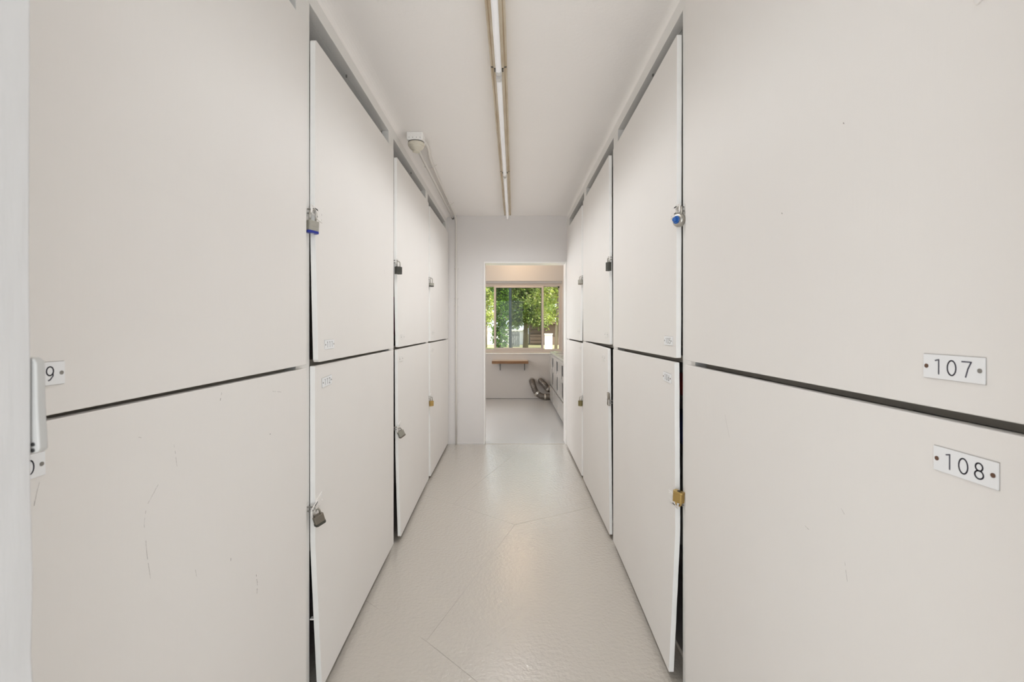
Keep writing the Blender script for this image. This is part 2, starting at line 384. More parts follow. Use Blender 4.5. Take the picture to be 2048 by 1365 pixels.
# ------------------------------------------------------------------ locker doors
TH = .018
def door_mesh(sx, X, y0, y1, zb, zt, warp, far=(0, 0), nick=0, rnd=.004):
    """X = frame face |x|; zb,zt = (near,far) rel heights; warp = outward offset at near edge (bottom, lock, top)"""
    SS = [0, .008, .018, .05, .12, .22, .34, .48, .62, .76, .88, 1]; ns = len(SS)-1
    TT = [0, .008, .02]+[.02+.96*k/26 for k in range(1, 26)]+[.98, .992, 1]; nt = len(TT)-1
    def off(s, t):
        b_, l, tp = warp; tl = .45
        o = b_+(l-b_)*(t/tl) if t < tl else l+(tp-l)*((t-tl)/(1-tl))
        return .0006+o*(1-s)**1.25
    vs, idx = [], {}
    for side in (0, 1):
        for j in range(nt+1):
            for i in range(ns+1):
                s, t = SS[i], TT[j]
                z = (zb[0]+(zb[1]-zb[0])*s)*(1-t)+(zt[0]+(zt[1]-zt[0])*s)*t
                y = y0+(y1-y0)*s
                if i == 0 and nick: y += nick*random.random()
                w_, h_ = y1-y0, (zt[0]-zb[0])
                if rnd and i < 3 and (j < 3 or j > nt-3):      # rounded near corners
                    a_, b_ = s*w_, (t if j < 3 else 1-t)*h_; R_ = rnd
                    if a_ < R_ and b_ < R_:
                        v = Vector((R_-a_, R_-b_)); m_ = max(R_-a_, R_-b_)
                        v = v*(m_/v.length) if v.length > 0 else v
                        y = y0+R_-v.x; z = (z-(b_ if j < 3 else -b_))+(R_-v.y if j < 3 else -(R_-v.y))
                idx[side, i, j] = len(vs)
                vs.append((sx*(X-off(s, t)-(TH if side else 0)), y, H+z))
    fs, fe = [], []
    for side in (0, 1):
        for j in range(nt):
            for i in range(ns): fs.append((idx[side, i, j], idx[side, i+1, j], idx[side, i+1, j+1], idx[side, i, j+1]))
    for j in range(nt):
        fe.append((idx[0, 0, j], idx[1, 0, j], idx[1, 0, j+1], idx[0, 0, j+1]))
        fs.append((idx[0, ns, j], idx[1, ns, j], idx[1, ns, j+1], idx[0, ns, j+1]))
    for i in range(ns):
        fs.append((idx[0, i, 0], idx[1, i, 0], idx[1, i+1, 0], idx[0, i+1, 0]))
        fs.append((idx[0, i, nt], idx[1, i, nt], idx[1, i+1, nt], idx[0, i+1, nt]))
    mb = MB(); mb.add(vs, fs+fe); mb.nedge = len(fe); return mb

def hasp(parent, sx, X, y0, zc, lift=0, out=0, tilt=0, L=.062):
    """painted hasp: plate on the door, slotted strap over the post, staple on the post. lift: strap tilt up (rad)"""
    F = X-TH-.0006-out            # door front
    mb = MB()
    def hp(pts, t0, t1, mb, ya, ang):
        # polygon pts (y,z) about the pivot (ya,zc), rotated
        c, s_ = math.cos(ang), math.sin(ang); n = len(pts)
        P = [(ya+u*c-v*s_, H+zc+u*s_+v*c) for u, v in pts]
        vs = [(sx*(F-t0), p[0], p[1]) for p in P]+[(sx*(F-t1), p[0], p[1]) for p in P]
        mb.add(vs, [tuple(range(n)), tuple(range(2*n-1, n-1, -1))]+[(i, (i+1) % n, n+(i+1) % n, n+i) for i in range(n)])
    ang = lift
    hp([(.002, -.018), (L, -.018), (L, .018), (.002, .018)], 0, .0028, mb, y0, ang)
    h = mb.build('hasp', M['door'], parent, bevel=.0012)
    mb = MB()      # strap with a slot: four bars
    for a in ([(-.036, -.016), (.012, -.016), (.012, -.008), (-.036, -.008)], [(-.036, .008), (.012, .008), (.012, .016), (-.036, .016)],
              [(-.042, -.014), (-.030, -.014), (-.030, .014), (-.042, .014)], [(-.014, -.014), (.012, -.014), (.012, .014), (-.014, .014)]):
        hp(a, .0026, .0056, mb, y0, ang)
    mb.build('strap', M['door'], h, bevel=.001)
    for u in (.018, .05):
        for v in (-.010, .010):
            mb = MB(); c, s_ = math.cos(ang), math.sin(ang)
            mb.lathe([(.0032, 0), (.003, .0012), (.001, .0016)] if sx < 0 else [(.0032, 0), (.003, -.0012), (.001, -.0016)], (sx*(F-.0028), y0+u*c-v*s_, H+zc+u*s_+v*c), 'x', 10)
            mb.build('rivet', M['door'], h)
    # staple: plate on the post and a loop that passes through the slot
    mb = MB(); ys = y0-.022
    mb.box(sx*X, sx*(X-.002), ys-.010, ys+.010, H+zc-.016, H+zc+.016); mb.build('staple_plate', M['trim'], h, bevel=.0005); mb = MB()
    pts = [(sx*(X-.0002), ys, H+zc-.007)]+[(sx*(X-.020-.009*math.sin(a)), ys, H+zc-.007*math.cos(a)) for a in [math.pi*k/8 for k in range(9)]]+[(sx*(X-.0002), ys, H+zc+.007)]
    mb.tube(pts, .0024, 8)
    st = mb.build('staple', M['screwlight'], h)
    return (sx*(X-.027), ys, H+zc)

lockers = {}
ROW = 'numbered storage lockers along the corridor'
def locker(num, sx, X, y0, y1, zb, zt, warp, label, plate, nick=.0012, rnd=.004, hz=None, lift=0, upper=True, hl=.062):
    e = empty('storage_locker', (sx*X, y0, H+min(zb)), label, 'locker', ROW)
    mb = door_mesh(sx, X, y0, y1, zb, zt, warp, nick=nick, rnd=rnd)
    d = mb.build('door', M['door'], e, bevel=.0014)
    d.data.materials.append(M['edge'])
    for p in d.data.polygons:
        if abs(p.normal.y) > .9 and p.center.y < .02: p.material_index = 1
    if upper:
        za, zc_ = (H-.1515, H-.118) if sx < 0 else (H-.134, H-.108)
        ya, yb = y0-.002, y1+.03
        bx('shelf_board', M['shelfwood'], wl if sx < 0 else wr, sx*(X+.040), sx*1.315, ya+.012, min(yb-.005, 4.99) if sx < 0 else min(yb-.005, 4.82), za, zc_)
    if hz is not None:
        tl = (hz-zb[0])/(zt[0]-zb[0])
        o = warp[0]+(warp[1]-warp[0])*(tl/.45) if tl < .45 else warp[1]+(warp[2]-warp[1])*((tl-.45)/.55)
        lockers[num] = (hasp(e, sx, X, y0, hz, lift, out=o, L=hl), e)
    if plate:
        yc, zc, txt, tilt, pm, ink, scr = plate
        tl = (zc-zb[0])/(zt[0]-zb[0]); s_ = (yc-y0)/(y1-y0)
        o = warp[0]+(warp[1]-warp[0])*(tl/.45) if tl < .45 else warp[1]+(warp[2]-warp[1])*((tl-.45)/.55)
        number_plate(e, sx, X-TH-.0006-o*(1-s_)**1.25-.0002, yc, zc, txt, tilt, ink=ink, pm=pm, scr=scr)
    return e
FL = -1.232
S2, SL, SB = ('screw', 'screwlight'), ('screwlight', 'screwlight'), ('screw', 'screw')
e109 = locker(109, -1, WL, .452, 1.519, (-.128, -.122), (.97, .975), (0, 0, 0), 'upper left locker door with long diagonal scratches, nearest the camera, above locker 110', (.650, -.067, '109', .0, 'plate', 'ink', SL), hz=.40)
e110 = locker(110, -1, WL, .452, 1.519, (FL, FL), (-.134, -.134), (0, 0, 0), 'lower left locker door with brown scuffs and a black speck, nearest the camera', (.621, -.193, '110', .02, 'plate', 'ink', SL), upper=False, hz=-.60)
e111 = locker(111, -1, WL, 1.5846, 2.652, (-.120, -.120), (.972, .998), (.011, .0, .0012), 'upper left locker door numbered 111, with blue-based padlock', (1.686, -.0628, '111', .01, 'plate', 'inkfaint', SL), nick=.0008, rnd=.012, hz=.385, lift=-.10)
e112 = locker(112, -1, WL, 1.5846, 2.652, (-1.222, -1.225), (-.132, -.131), (.024, .001, .0), 'lower left locker door numbered 112, warped outwards at its foot', (1.686, -.195, '112', .05, 'plate', 'inkfaint', SL), upper=False, nick=.001, hz=-.607, lift=.28)
e113 = locker(113, -1, WL, 2.7225, 3.79, (-.119, -.120), (.985, 1.0), (.010, .0, .001), 'upper left locker door with dark padlock, third bay from the near end', (2.83, -.0615, None, 0, 'platepaint', 'ink', SL), rnd=.010, hz=.375)
e114 = locker(114, -1, WL, 2.729, 3.79, (-1.222, -1.228), (-.131, -.131), (.022, .008, .004), 'lower left locker door bowed open along its edge, beside the tilted steel padlock', (2.81, -.191, None, 0, 'platepaint', 'ink', SB), upper=False, rnd=.010, hz=-.585, lift=.2)
e115 = locker(115, -1, WL, 3.8555, 4.985, (-.121, -.123), (.99, 1.0), (.003, 0, 0), 'upper left locker door in the far bay next to the end wall', (3.98, -.05, None, 0, 'platepaint', 'ink', SL), hz=.395)
e116 = locker(116, -1, WL, 3.8555, 4.985, (-1.228, -1.228), (-.133, -.133), (.005, 0, 0), 'lower left locker door in the far bay, brass padlock at its edge', (3.97, -.198, None, 0, 'platepaint', 'ink', SL), upper=False, hz=-.575, lift=.15)
e107 = locker(107, 1, WR, .500, 1.577, (-.112, -.112), (1.109, 1.111), (0, 0, 0), 'upper right locker door with bold number plate 107', (.622, -.0548, '107', -.005, 'plate', 'ink', S2), hz=.45, lift=-.3, hl=.10)
e108 = locker(108, 1, WR, .500, 1.577, (FL, FL), (-.126, -.127), (0, 0, 0), 'lower right locker door with bold number plate 108', (.606, -.180, '108', .0, 'plate', 'ink', SB), upper=False, hz=-.6)
e105 = locker(105, 1, WR, 1.655, 2.688, (-.111, -.113), (1.031, 1.012), (.003, .001, .0), 'upper right locker door numbered 105, with blue-dial padlock', (1.735, -.0517, '105', 0, 'plate', 'inkfaint', SL), nick=.002, hz=.41)
e106 = locker(106, 1, WR, 1.660, 2.688, (-1.222, -1.225), (-.126, -.129), (.027, .004, .007), 'lower right locker door numbered 106, gaping dark at its foot', (1.737, -.187, '106', -.03, 'plate', 'inkfaint', SB), upper=False, nick=.002, hz=-.615, lift=-.0)
e103 = locker(103, 1, WR, 2.765, 3.80, (-.106, -.112), (1.012, 1.012), (.002, .006, .008), 'upper right locker door with slim black padlock, above the open-edged door', (2.86, -.047, None, 0, 'platepaint', 'ink', SL), rnd=.008, hz=.40)
e104 = locker(104, 1, WR, 2.768, 3.80, (-1.228, -1.228), (-.129, -.118), (.003, .008, .014), 'lower right locker door ajar at its top corner, steel clip on its latch', (2.896, -.19, None, -.03, 'platepaint', 'ink', SL), upper=False, rnd=.008, hz=-.44)
e101 = locker(101, 1, WR, 3.8685, 4.90, (-.117, -.120), (1.0, 1.01), (.012, .003, 0), 'upper right locker door in the far bay beside the doorway', (3.97, -.04, None, 0, 'platepaint', 'ink', SL), hz=.41)
e102 = locker(102, 1, WR, 3.8685, 4.90, (-1.228, -1.228), (-.132, -.132), (0, 0, 0), 'lower right locker door in the far bay, dull brass padlock at its edge', (3.95, -.18, None, 0, 'platepaint', 'ink', SL), upper=False, hz=-.575)

# scuffs: thin worn strokes on the door faces (given as photo positions on the near left doors)
def scuff(parent, sx, face, strokes, m, wd=.0012):
    mb = MB()
    for st in strokes:
        pts = []
        for px, py in st:
            dx = abs(px-1021); pts.append((face*940/dx, -(py-654)/dx*face))
        n = max(6, int(12*len(pts)))
        for (y0, z0), (y1, z1) in zip(pts[:-1], pts[1:]):
            k = max(2, int(math.hypot(y1-y0, z1-z0)/.006))
            for q in range(k):
                if random.random() < .25: continue
                a, b_ = q/k, (q+.9)/k
                j = (random.random()-.5)*wd*.8
                ya, yb_, za, zb_ = y0+(y1-y0)*a, y0+(y1-y0)*b_, z0+(z1-z0)*a, z0+(z1-z0)*b_
                L_ = math.hypot(yb_-ya, zb_-za)+1e-9; ny, nz = -(zb_-za)/L_*wd/2*random.uniform(.4, 1), (yb_-ya)/L_*wd/2*random.uniform(.4, 1)
                x = sx*(face-.0003)
                mb.add([(x, ya+ny+j, H+za+nz), (x, yb_+ny+j, H+zb_+nz), (x, yb_-ny+j, H+zb_-nz), (x, ya-ny+j, H+za-nz)], [(0, 1, 2, 3)])
    mb.build('scuff_marks', m, parent, kind='stuff')
FLf, FRf = WL-TH-.0006, WR-TH-.0006
scuff(e110, -1, FLf, [[(512, 1150), (515, 1172), (513, 1194)], [(462, 1110), (461, 1130)], [(445, 780), (439, 808)]], M['scuffdark'], .0018)
scuff(e110, -1, FLf, [[(540, 868), (541, 872)], [(539, 869), (542, 871)]], M['black'], .004)
scuff(e110, -1, FLf, [[(316, 970), (292, 1015), (288, 1050), (295, 1120), (301, 1158)], [(348, 890), (355, 940)], [(545, 783), (565, 785)], [(277, 875), (296, 877)],
                      [(78, 965), (72, 990), (66, 1025)], [(391, 1140), (393, 1155)]], M['scuff'], .0010)
scuff(e109, -1, FLf, [[(70, 268), (210, 330), (330, 382), (510, 458)], [(225, 245), (330, 300), (470, 375)], [(180, 620), (240, 622), (470, 640)], [(346, 510), (368, 522)], [(62, 126), (66, 129)]], M['platepaint'], .0012)
scuff(e108, 1, FRf, [[(1450, 830), (1462, 890)], [(1690, 1125), (1695, 1165)], [(1675, 1005), (1690, 1030)], [(1610, 1052), (1618, 1060)]], M['scuff'], .0010)
scuff(e107, 1, FRf, [[(1686, 246), (1688, 248)], [(1563, 426), (1565, 428)]], M['scuffdark'], .002)
scuff(e105, 1, FRf, [[(1290, 600), (1291, 615)]], M['scuff'], .001)
scuff(e111, -1, FLf, [[(768, 540), (771, 556)], [(772, 565), (774, 580)]], M['scuff'], .0015)

# ------------------------------------------------------------------ padlocks
def rotm(pivot, rz, tilt, axis):
    return Matrix.Translation(pivot) @ Matrix.Rotation(rz, 4, 'Z') @ Matrix.Rotation(tilt, 4, axis)
def laminated(at, label, rz, tilt, body, base, w=.038, h=.030, t=.021, sh=.022, layers=7, flip=False, shm='steel', low=None):
    """hangs from staple point 'at' (x,y,z)"""
    e = empty('padlock', at, label, 'padlock')
    X = rotm(Vector(at), rz, tilt, 'Y')
    if flip: X = X @ Matrix.Rotation(math.pi, 4, 'Y')
    top = -sh
    mb = MB(); mb.X = X
    lh = h/layers
    for i in range(layers):
        z1 = top-i*lh
        mb.prism([(-w/2, -t/2+.004), (-w/2+.004, -t/2), (w/2-.004, -t/2), (w/2, -t/2+.004), (w/2, t/2-.004), (w/2-.004, t/2), (-w/2+.004, t/2), (-w/2, t/2-.004)], 'z', z1-lh+.0005, z1)
    k = w/2-.001; q = t/2-.001
    mb.box(-k, k, -q, q, top-h+.0006, top-.0004)
    bo = mb.build('body', M[body], e, bevel=.0005)
    mb = MB(); mb.X = X; ww = w/2+.0012; tt = t/2+.0012
    mb.prism([(-ww, -tt+.005), (-ww+.005, -tt), (ww-.005, -tt), (ww, -tt+.005), (ww, tt-.005), (ww-.005, tt), (-ww+.005, tt), (-ww, tt-.005)], 'z', top-h-.008, top-h)
    bs = mb.build('base_plate', M[base], e, bevel=.001)
    mb = MB(); mb.X = X
    mb.lathe([(.0058, top-h-.0078), (.0058, top-h-.0095), (.0015, top-h-.0095)], (0, 0, 0), 'z', 16)
    mb.build('keyway', M['bumper' if base == 'blue' else 'darksteel'], bs)
    mb = MB(); mb.X = X; r = w*.29
    pts = [(-r, 0, top-.004), (-r, 0, -r*.9)]+[(-r*math.cos(a), 0, -r*.9+r*math.sin(a)) for a in [math.pi*k/10 for k in range(1, 10)]]+[(r, 0, -r*.9), (r, 0, top-.004)]
    mb.tube(pts, .0031, 10); mb.build('shackle', M[shm], e, smooth=True)
    return e
def P(n, dx=0, dy=0, dz=0): a = lockers[n][0]; return (a[0]+dx, a[1]+dy, a[2]+dz)
q = math.pi/2
laminated(P(111, -.003, -.004, .002), 'laminated steel padlock with blue base on locker 111', q*.62, .05, 'laminate', 'blue', w=.038, h=.033, sh=.037)
laminated(P(112, .004, .0, .0), 'grey-brown laminated padlock hanging askew on locker 112', q*.55, -.28, 'brownsteel', 'darksteel', w=.034, h=.026, sh=.022)
laminated(P(113, .006, .004, 0), 'dark padlock high on the left, in the third bay from the near end', q*.55, .0, 'darksteel', 'darksteel', w=.040, h=.034, sh=.030)
laminated(P(114, .006, .004, 0), 'tilted grey steel padlock low on the left row, on the bowed door', q*.5, -.45, 'laminate', 'brownsteel', w=.038, h=.03, sh=.02)
laminated(P(115, .006, .0, 0), 'small silver padlock with a dark band on the far upper left locker', q*.5, 0, 'laminate', 'darksteel', w=.038, h=.022, sh=.038, layers=3)
laminated(P(116, .006, 0, 0), 'yellow brass padlock low on the far left locker', q*.55, 0, 'brass', 'brass', w=.034, h=.034, sh=.030, layers=1)
laminated(P(103, -.006, .0, 0), 'slim black padlock on the upper right locker above the ajar door', -q*.75, 0, 'darksteel', 'darksteel', w=.032, h=.042, sh=.024, layers=3)
laminated(P(101, -.006, .0, 0), 'small grey steel padlock on the far upper right locker', -q*.55, 0, 'laminate', 'brownsteel', w=.038, h=.030, sh=.026)
laminated(P(102, -.006, .0, 0), 'dull brass padlock low on the far right locker by the doorway', -q*.55, 0, 'oldbrass', 'oldbrass', w=.034, h=.036, sh=.03, layers=1)
laminated(P(106, .003, -.010, -.004), 'brass padlock standing upside down above the latch of locker 106', -q*.62, .06, 'brass', 'brass', w=.036, h=.030, sh=.012, layers=1, flip=True, shm='brass')
# domed dial padlock on locker 105
a = P(105, .004, -.012, .004)
e = empty('padlock', a, 'round silver combination padlock with blue dial on locker 105', 'padlock')
X = rotm(Vector(a), .42, 0, 'Y')
mb = MB(); mb.X = X
mb.lathe([(.004, .012), (.016, .011), (.0215, .008), (.0235, .003), (.0235, -.006), (.021, -.010), (.012, -.012)], (0, 0, -.046), 'x', 28)
mb.build('body', M['steel'], e, smooth=True)
mb = MB(); mb.X = X
n = 24
prof = []
mb.lathe([(.0135, -.011), (.014, -.015), (.0125, -.0165)], (0, 0, -.046), 'x', 24)
dl = mb.build('dial', M['bluedial'], e)
mb = MB(); mb.X = X
for k in range(12):
    aa = k*math.pi/6
    mb.box(-.0245, -.0164, -.0014, .0014, -.0475, -.0445) if k == 0 else None
mb.lathe([(.0080, -.0164), (.0074, -.025), (.0055, -.0265)], (0, 0, -.046), 'x', 16)
mb.build('dial_knob', M['bluedial'], dl)
mb = MB(); mb.X = X
r = .011; mb.tube([(0, -r, -.030), (0, -r, -.010)]+[(0, -r*math.cos(t), -.010+r*math.sin(t)) for t in [math.pi*k/10 for k in range(1, 10)]]+[(0, r, -.010), (0, r, -.030)], .0034, 10)
mb.build('shackle', M['steel'], e, smooth=True)
# spring clip on 104
a = P(104, -.006, .0, -.004)
e = empty('spring_clip', a, 'steel V-shaped clip through the latch of the ajar lower right door', 'clip')
for s_ in (-1, 1):
    MB().tube([(a[0], a[1], a[2]-.012), (a[0]+.002, a[1]+.006*s_, a[2]+.03), (a[0], a[1]+.016*s_, a[2]+.058)], [.007, .0065, .0055], 8).build('prong', M['brownsteel'], e, smooth=True)
MB().tube([(a[0]-.004, a[1], a[2]-.014), (a[0]+.012, a[1], a[2]-.016)], .004, 8).build('rivet', M['steel'], e)

# things inside the lockers that show through the gaps
def bag(name, m, c, s_, label, hm):
    e = empty(name, (c[0], c[1], c[2]-s_[2]), label, 'bag')
    mb = MB(); nu, nv = 14, 10; vs = []; fs = []
    for i in range(nv+1):
        th = math.pi*i/nv
        for k in range(nu):
            ph = 2*math.pi*k/nu
            se = lambda v, e_: math.copysign(abs(v)**e_, v)
            rr = 1+.04*math.sin(5*ph+3*th)
            vs.append((c[0]+s_[0]*se(math.sin(th), .5)*se(math.cos(ph), .5)*rr, c[1]+s_[1]*se(math.sin(th), .5)*se(math.sin(ph), .5)*rr, c[2]-s_[2]*se(math.cos(th), .6)))
    for i in range(nv):
        fs += [(i*nu+k, i*nu+(k+1) % nu, (i+1)*nu+(k+1) % nu, (i+1)*nu+k) for k in range(nu)]
    mb.add(vs, fs); mb.build('body', M[m], e, smooth=True)
    MB().tube([(c[0], c[1]-s_[1]*.4, c[2]+s_[2]*.9), (c[0], c[1]-s_[1]*.3, c[2]+s_[2]*1.25), (c[0], c[1]+s_[1]*.3, c[2]+s_[2]*1.25), (c[0], c[1]+s_[1]*.4, c[2]+s_[2]*.9)], .008, 8).build('handle', M[hm], e)
bag('duffel_bag', 'magenta', (-.90, 2.95, H+.060), (.17, .2, .175), 'magenta bag glimpsed through the gap beside the upper left third locker door', 'magenta')
bag('duffel_bag', 'redfab', (.82, 1.86, H-.235), (.17, .2, .045), 'red bag glimpsed through the edge gap of locker 106', 'bluefab')
bag('duffel_bag', 'bluefab', (.82, 1.86, H-.41), (.17, .2, .07), 'navy bag under the red one inside locker 106', 'bluefab')
bx('plinth', M['shelfwood'], wr, WR+.045, 1.315, .56, 4.82, 0, .02)
for y_, z_, r_ in ((1.60, -.99, 0),):
    MB().box(-WL+.0, -WL+.022, y_-.012, y_+.004, H+z_-.002, H+z_+.002).build('door_stop', M['gloss'], wl)

# ------------------------------------------------------------------ fluorescent battens
def fx(y): return -.0550+.0079*(y-1.60)
joints = [-.68, .69, 2.058, 3.437, 4.784]
LBL = {0: 'yellowed strip light behind the camera side of the ceiling run', 1: 'nearest yellowed strip light on the ceiling, running out of the top of the picture',
       2: 'middle yellowed strip light between the two dark joints', 3: 'farthest yellowed strip light ending at the end wall'}
for i in range(1, 4):
    y0, y1 = joints[i]+.004, joints[i+1]-.004
    e = empty('strip_light', (fx(y0), y0, CEIL), LBL[i], 'ceiling light', 'strip lights in one run along the ceiling')
    def sweep(name, pts, m, ya, yb, parent, bevel=0, kind=None):
        n = len(pts); mb = MB()
        vs = [(fx(ya)+p[0], ya, CEIL+p[1]) for p in pts]+[(fx(yb)+p[0], yb, CEIL+p[1]) for p in pts]
        mb.add(vs, [tuple(range(n)), tuple(range(2*n-1, n-1, -1))]+[(k, (k+1) % n, n+(k+1) % n, n+k) for k in range(n)])
        return mb.build(name, m, parent, bevel=bevel)
    # folded sheet housing with side gutters
    sweep('housing', [(-.036, 0), (-.036, -.040), (-.031, -.046), (-.026, -.043), (-.022, -.049), (.022, -.049), (.026, -.043), (.031, -.046), (.036, -.040), (.036, 0)], M['enamel'], y0, y1, e)
    for s_ in (-1, 1):
        sweep('stained_groove', [(s_*.0275, -.0425), (s_*.0245, -.0425), (s_*.0245, -.0462), (s_*.0275, -.0448)], M['enamelstain'], y0+.002, y1-.002, e)
        bx('end_cap', M['darksteel'], e, fx(y1)+s_*.016, fx(y1)+s_*.034, y1-.005, y1+.003, CEIL-.047, CEIL-.035)
        bx('end_cap', M['darksteel'], e, fx(y0)+s_*.014, fx(y0)+s_*.020, y0-.003, y0+.022, CEIL-.0515, CEIL-.04)
    sweep('channel_cover', [(-.012, -.0488), (-.010, -.056), (.010, -.056), (.012, -.0488)], M['channel'], y0+.01, y1-.01, e)
    MB().tube([(fx(y0+.035), y0+.035, CEIL-.076), (fx(y1-.025), y1-.025, CEIL-.076)], .0125, 16).build('tube', M['tube'], e, smooth=False)
    for ya in (y0+.012, y1-.034):
        h_ = MB(); xx = fx(ya)
        h_.prism([(xx-.013, CEIL-.05), (xx-.013, CEIL-.083), (xx-.007, CEIL-.0895), (xx+.007, CEIL-.0895), (xx+.013, CEIL-.083), (xx+.013, CEIL-.05)], 'y', ya, ya+.024)
        h_.build('lamp_holder', M['channel'], e, bevel=.001)

# ------------------------------------------------------------------ junction box, lampholder and conduits
e = empty('junction_box', (-.575, 2.87, CEIL), 'white square junction box with porcelain lampholder in the left ceiling corner', 'lampholder')
bx('box', M['gloss'], e, -.628, -.530, 2.835, 2.93, CEIL-.050, CEIL-.0005, bevel=.006)
z0 = CEIL-.050
MB().lathe([(.050, z0-.0002), (.050, z0-.004), (.044, z0-.004)], (-.578, 2.885, 0), 'z', 28).build('gasket', M['black'], e)
MB().lathe([(.050, z0-.0042), (.052, z0-.012), (.050, z0-.022), (.046, z0-.024), (.042, z0-.034), (.036, z0-.040), (.026, z0-.046), (.023, z0-.050), (.0225, z0-.058), (.016, z0-.060)], (-.578, 2.885, 0), 'z', 28).build('lampholder', M['porcelain'], e, bevel=0, smooth=False)
mb = MB()
for k in range(4): mb.lathe([(.0018, 0), (.0018, -.0015), (.0006, -.002)], (-.612+.022*k, 2.835, CEIL-.037), 'y', 8)
mb.build('screw', M['darksteel'], e)
e = empty('conduit', (-.584, 2.93, CEIL-.065), 'short straight white conduit from the lampholder to the end wall corner', 'pipe')
MB().tube([(-.584, 2.90, H+1.102), (-.5855, 3.0, H+1.120), (-.600, 4.0, H+1.140), (-.612, 4.965, H+1.152)], .0085, 12).build('pipe', M['conduit'], e, smooth=True)
MB().lathe([(.0115, 4.955), (.0115, 4.999)], (-.612, 0, H+1.152), 'y', 14).build('bushing', M['darksteel'], e)
e = empty('conduit', (-.545, 2.93, CEIL-.02), 'white conduit jogging along the ceiling corner and down the end wall', 'pipe')
path = [(-.535, 2.90, H+1.150), (-.533, 3.02, H+1.160), (-.540, 3.10, H+1.166), (-.556, 3.22, H+1.168), (-.562, 3.32, H+1.168), (-.575, 4.2, H+1.168), (-.580, 4.86, H+1.168), (-.580, 4.93, H+1.160), (-.579, 4.972, H+1.125), (-.577, 4.982, H+1.06), (-.576, 4.988, H+.9), (-.575, 4.988, .9), (-.575, 4.988, 0.0)]
MB().tube(path, .0095, 12).build('pipe', M['conduit'], e, smooth=True)
for z in (H+.62, H+.30, H+.22, H-.80):
    MB().tube([(-.600, 4.999, z), (-.590, 4.992, z), (-.585, 4.979, z), (-.575, 4.976, z), (-.565, 4.979, z), (-.560, 4.992, z), (-.548, 4.999, z)], .0025, 6).build('strap', M['conduit'], e)
for y in (3.42, 4.45):
    MB().tube([(fx(y)*0-.625, y, CEIL-.012), (-.600, y, CEIL-.04), (-.585, y, CEIL-.028), (-.572, y, CEIL-.026), (-.556, y, CEIL-.016), (-.535, y, CEIL-.002)], .0025, 6).build('strap', M['conduit'], e)

# ------------------------------------------------------------------ laundry room beyond the doorway
YW = 8.2
wx0, wx1, wz0, wz1 = -.66, .905, H-.475, H+.80
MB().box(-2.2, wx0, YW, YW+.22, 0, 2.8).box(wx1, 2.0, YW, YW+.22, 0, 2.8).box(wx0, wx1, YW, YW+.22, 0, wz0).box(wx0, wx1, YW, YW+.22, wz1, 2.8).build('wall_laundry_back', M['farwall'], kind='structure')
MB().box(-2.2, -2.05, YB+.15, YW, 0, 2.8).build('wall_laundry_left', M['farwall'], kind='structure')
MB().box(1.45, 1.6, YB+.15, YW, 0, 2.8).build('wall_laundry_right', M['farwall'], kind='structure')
wn = empty('window_1', (wx0, YW, wz0), kind='structure')
k = 8.32/940
def wpx(x): return (x-1021)*k
def wpz(y): return H-(y-654)*k
bx('window_sill', M['gloss'], wn, wx0+.001, wx1-.001, YW-.02, YW+.07, wz0, wz0+.014, bevel=.004)
fz0, fz1 = wz0+.0145, wz1-.035
X0, X1 = wpx(951), wpx(1124)
FY0, FY1 = YW+.09, YW+.14
bx('frame_head', M['frame'], wn, X0, X1, FY0, FY1, wpz(573), fz1)
bx('frame_foot', M['frame'], wn, X0, X1, FY0, FY1, fz0, wpz(699.5))
bx('head_filler', M['farwall'], wn, wx0+.001, wx1-.001, YW+.05, YW+.2, fz1, wz1)
bx('frame_side', M['frame'], wn, X0, wpx(954), FY0, FY1, wpz(699.5), wpz(573))
bx('frame_side', M['frame'], wn, wpx(1119), X1, FY0, FY1, wpz(699.5), wpz(573))
bx('frame_side', M['farwall'], wn, X1, wx1-.001, FY0-.03, FY1, fz0, fz1)
def sash(x0, x1, y0, y1, fw, yo, gm, nm='sash'):
    s_ = MB().box(x0, x0+fw, yo, yo+.03, y0, y1).box(x1-fw, x1, yo, yo+.03, y0, y1).box(x0+fw, x1-fw, yo, yo+.03, y0, y0+fw).box(x0+fw, x1-fw, yo, yo+.03, y1-fw, y1).build(nm, M['frame'], wn, bevel=.002)
    g = MB().box(x0+fw, x1-fw, yo+.013, yo+.017, y0+fw, y1-fw).build('pane', gm, s_)
    if gm is M['tint']:
        gk = MB().box(x0+fw, x0+fw+.007, yo+.004, yo+.026, y0+fw, y1-fw).box(x1-fw-.007, x1-fw, yo+.004, yo+.026, y0+fw, y1-fw).box(x0+fw+.007, x1-fw-.007, yo+.004, yo+.026, y1-fw-.007, y1-fw)
        gk.build('gasket', M['darksteel'], s_)
sash(wpx(988), wpx(1087), wpz(700), wpz(572), .036, FY0-.012, M['tint'])
sash(wpx(954), wpx(990), wpz(700), wpz(573), .012, FY0+.024, M['glass'])
sash(wpx(1084), wpx(1119), wpz(700), wpz(573), .012, FY0+.024, M['glass'])
MB().box(wpx(1115), wpx(1118), FY0-.01, FY0, wpz(577), wpz(573.5)).build('latch', M['darksteel'], wn)

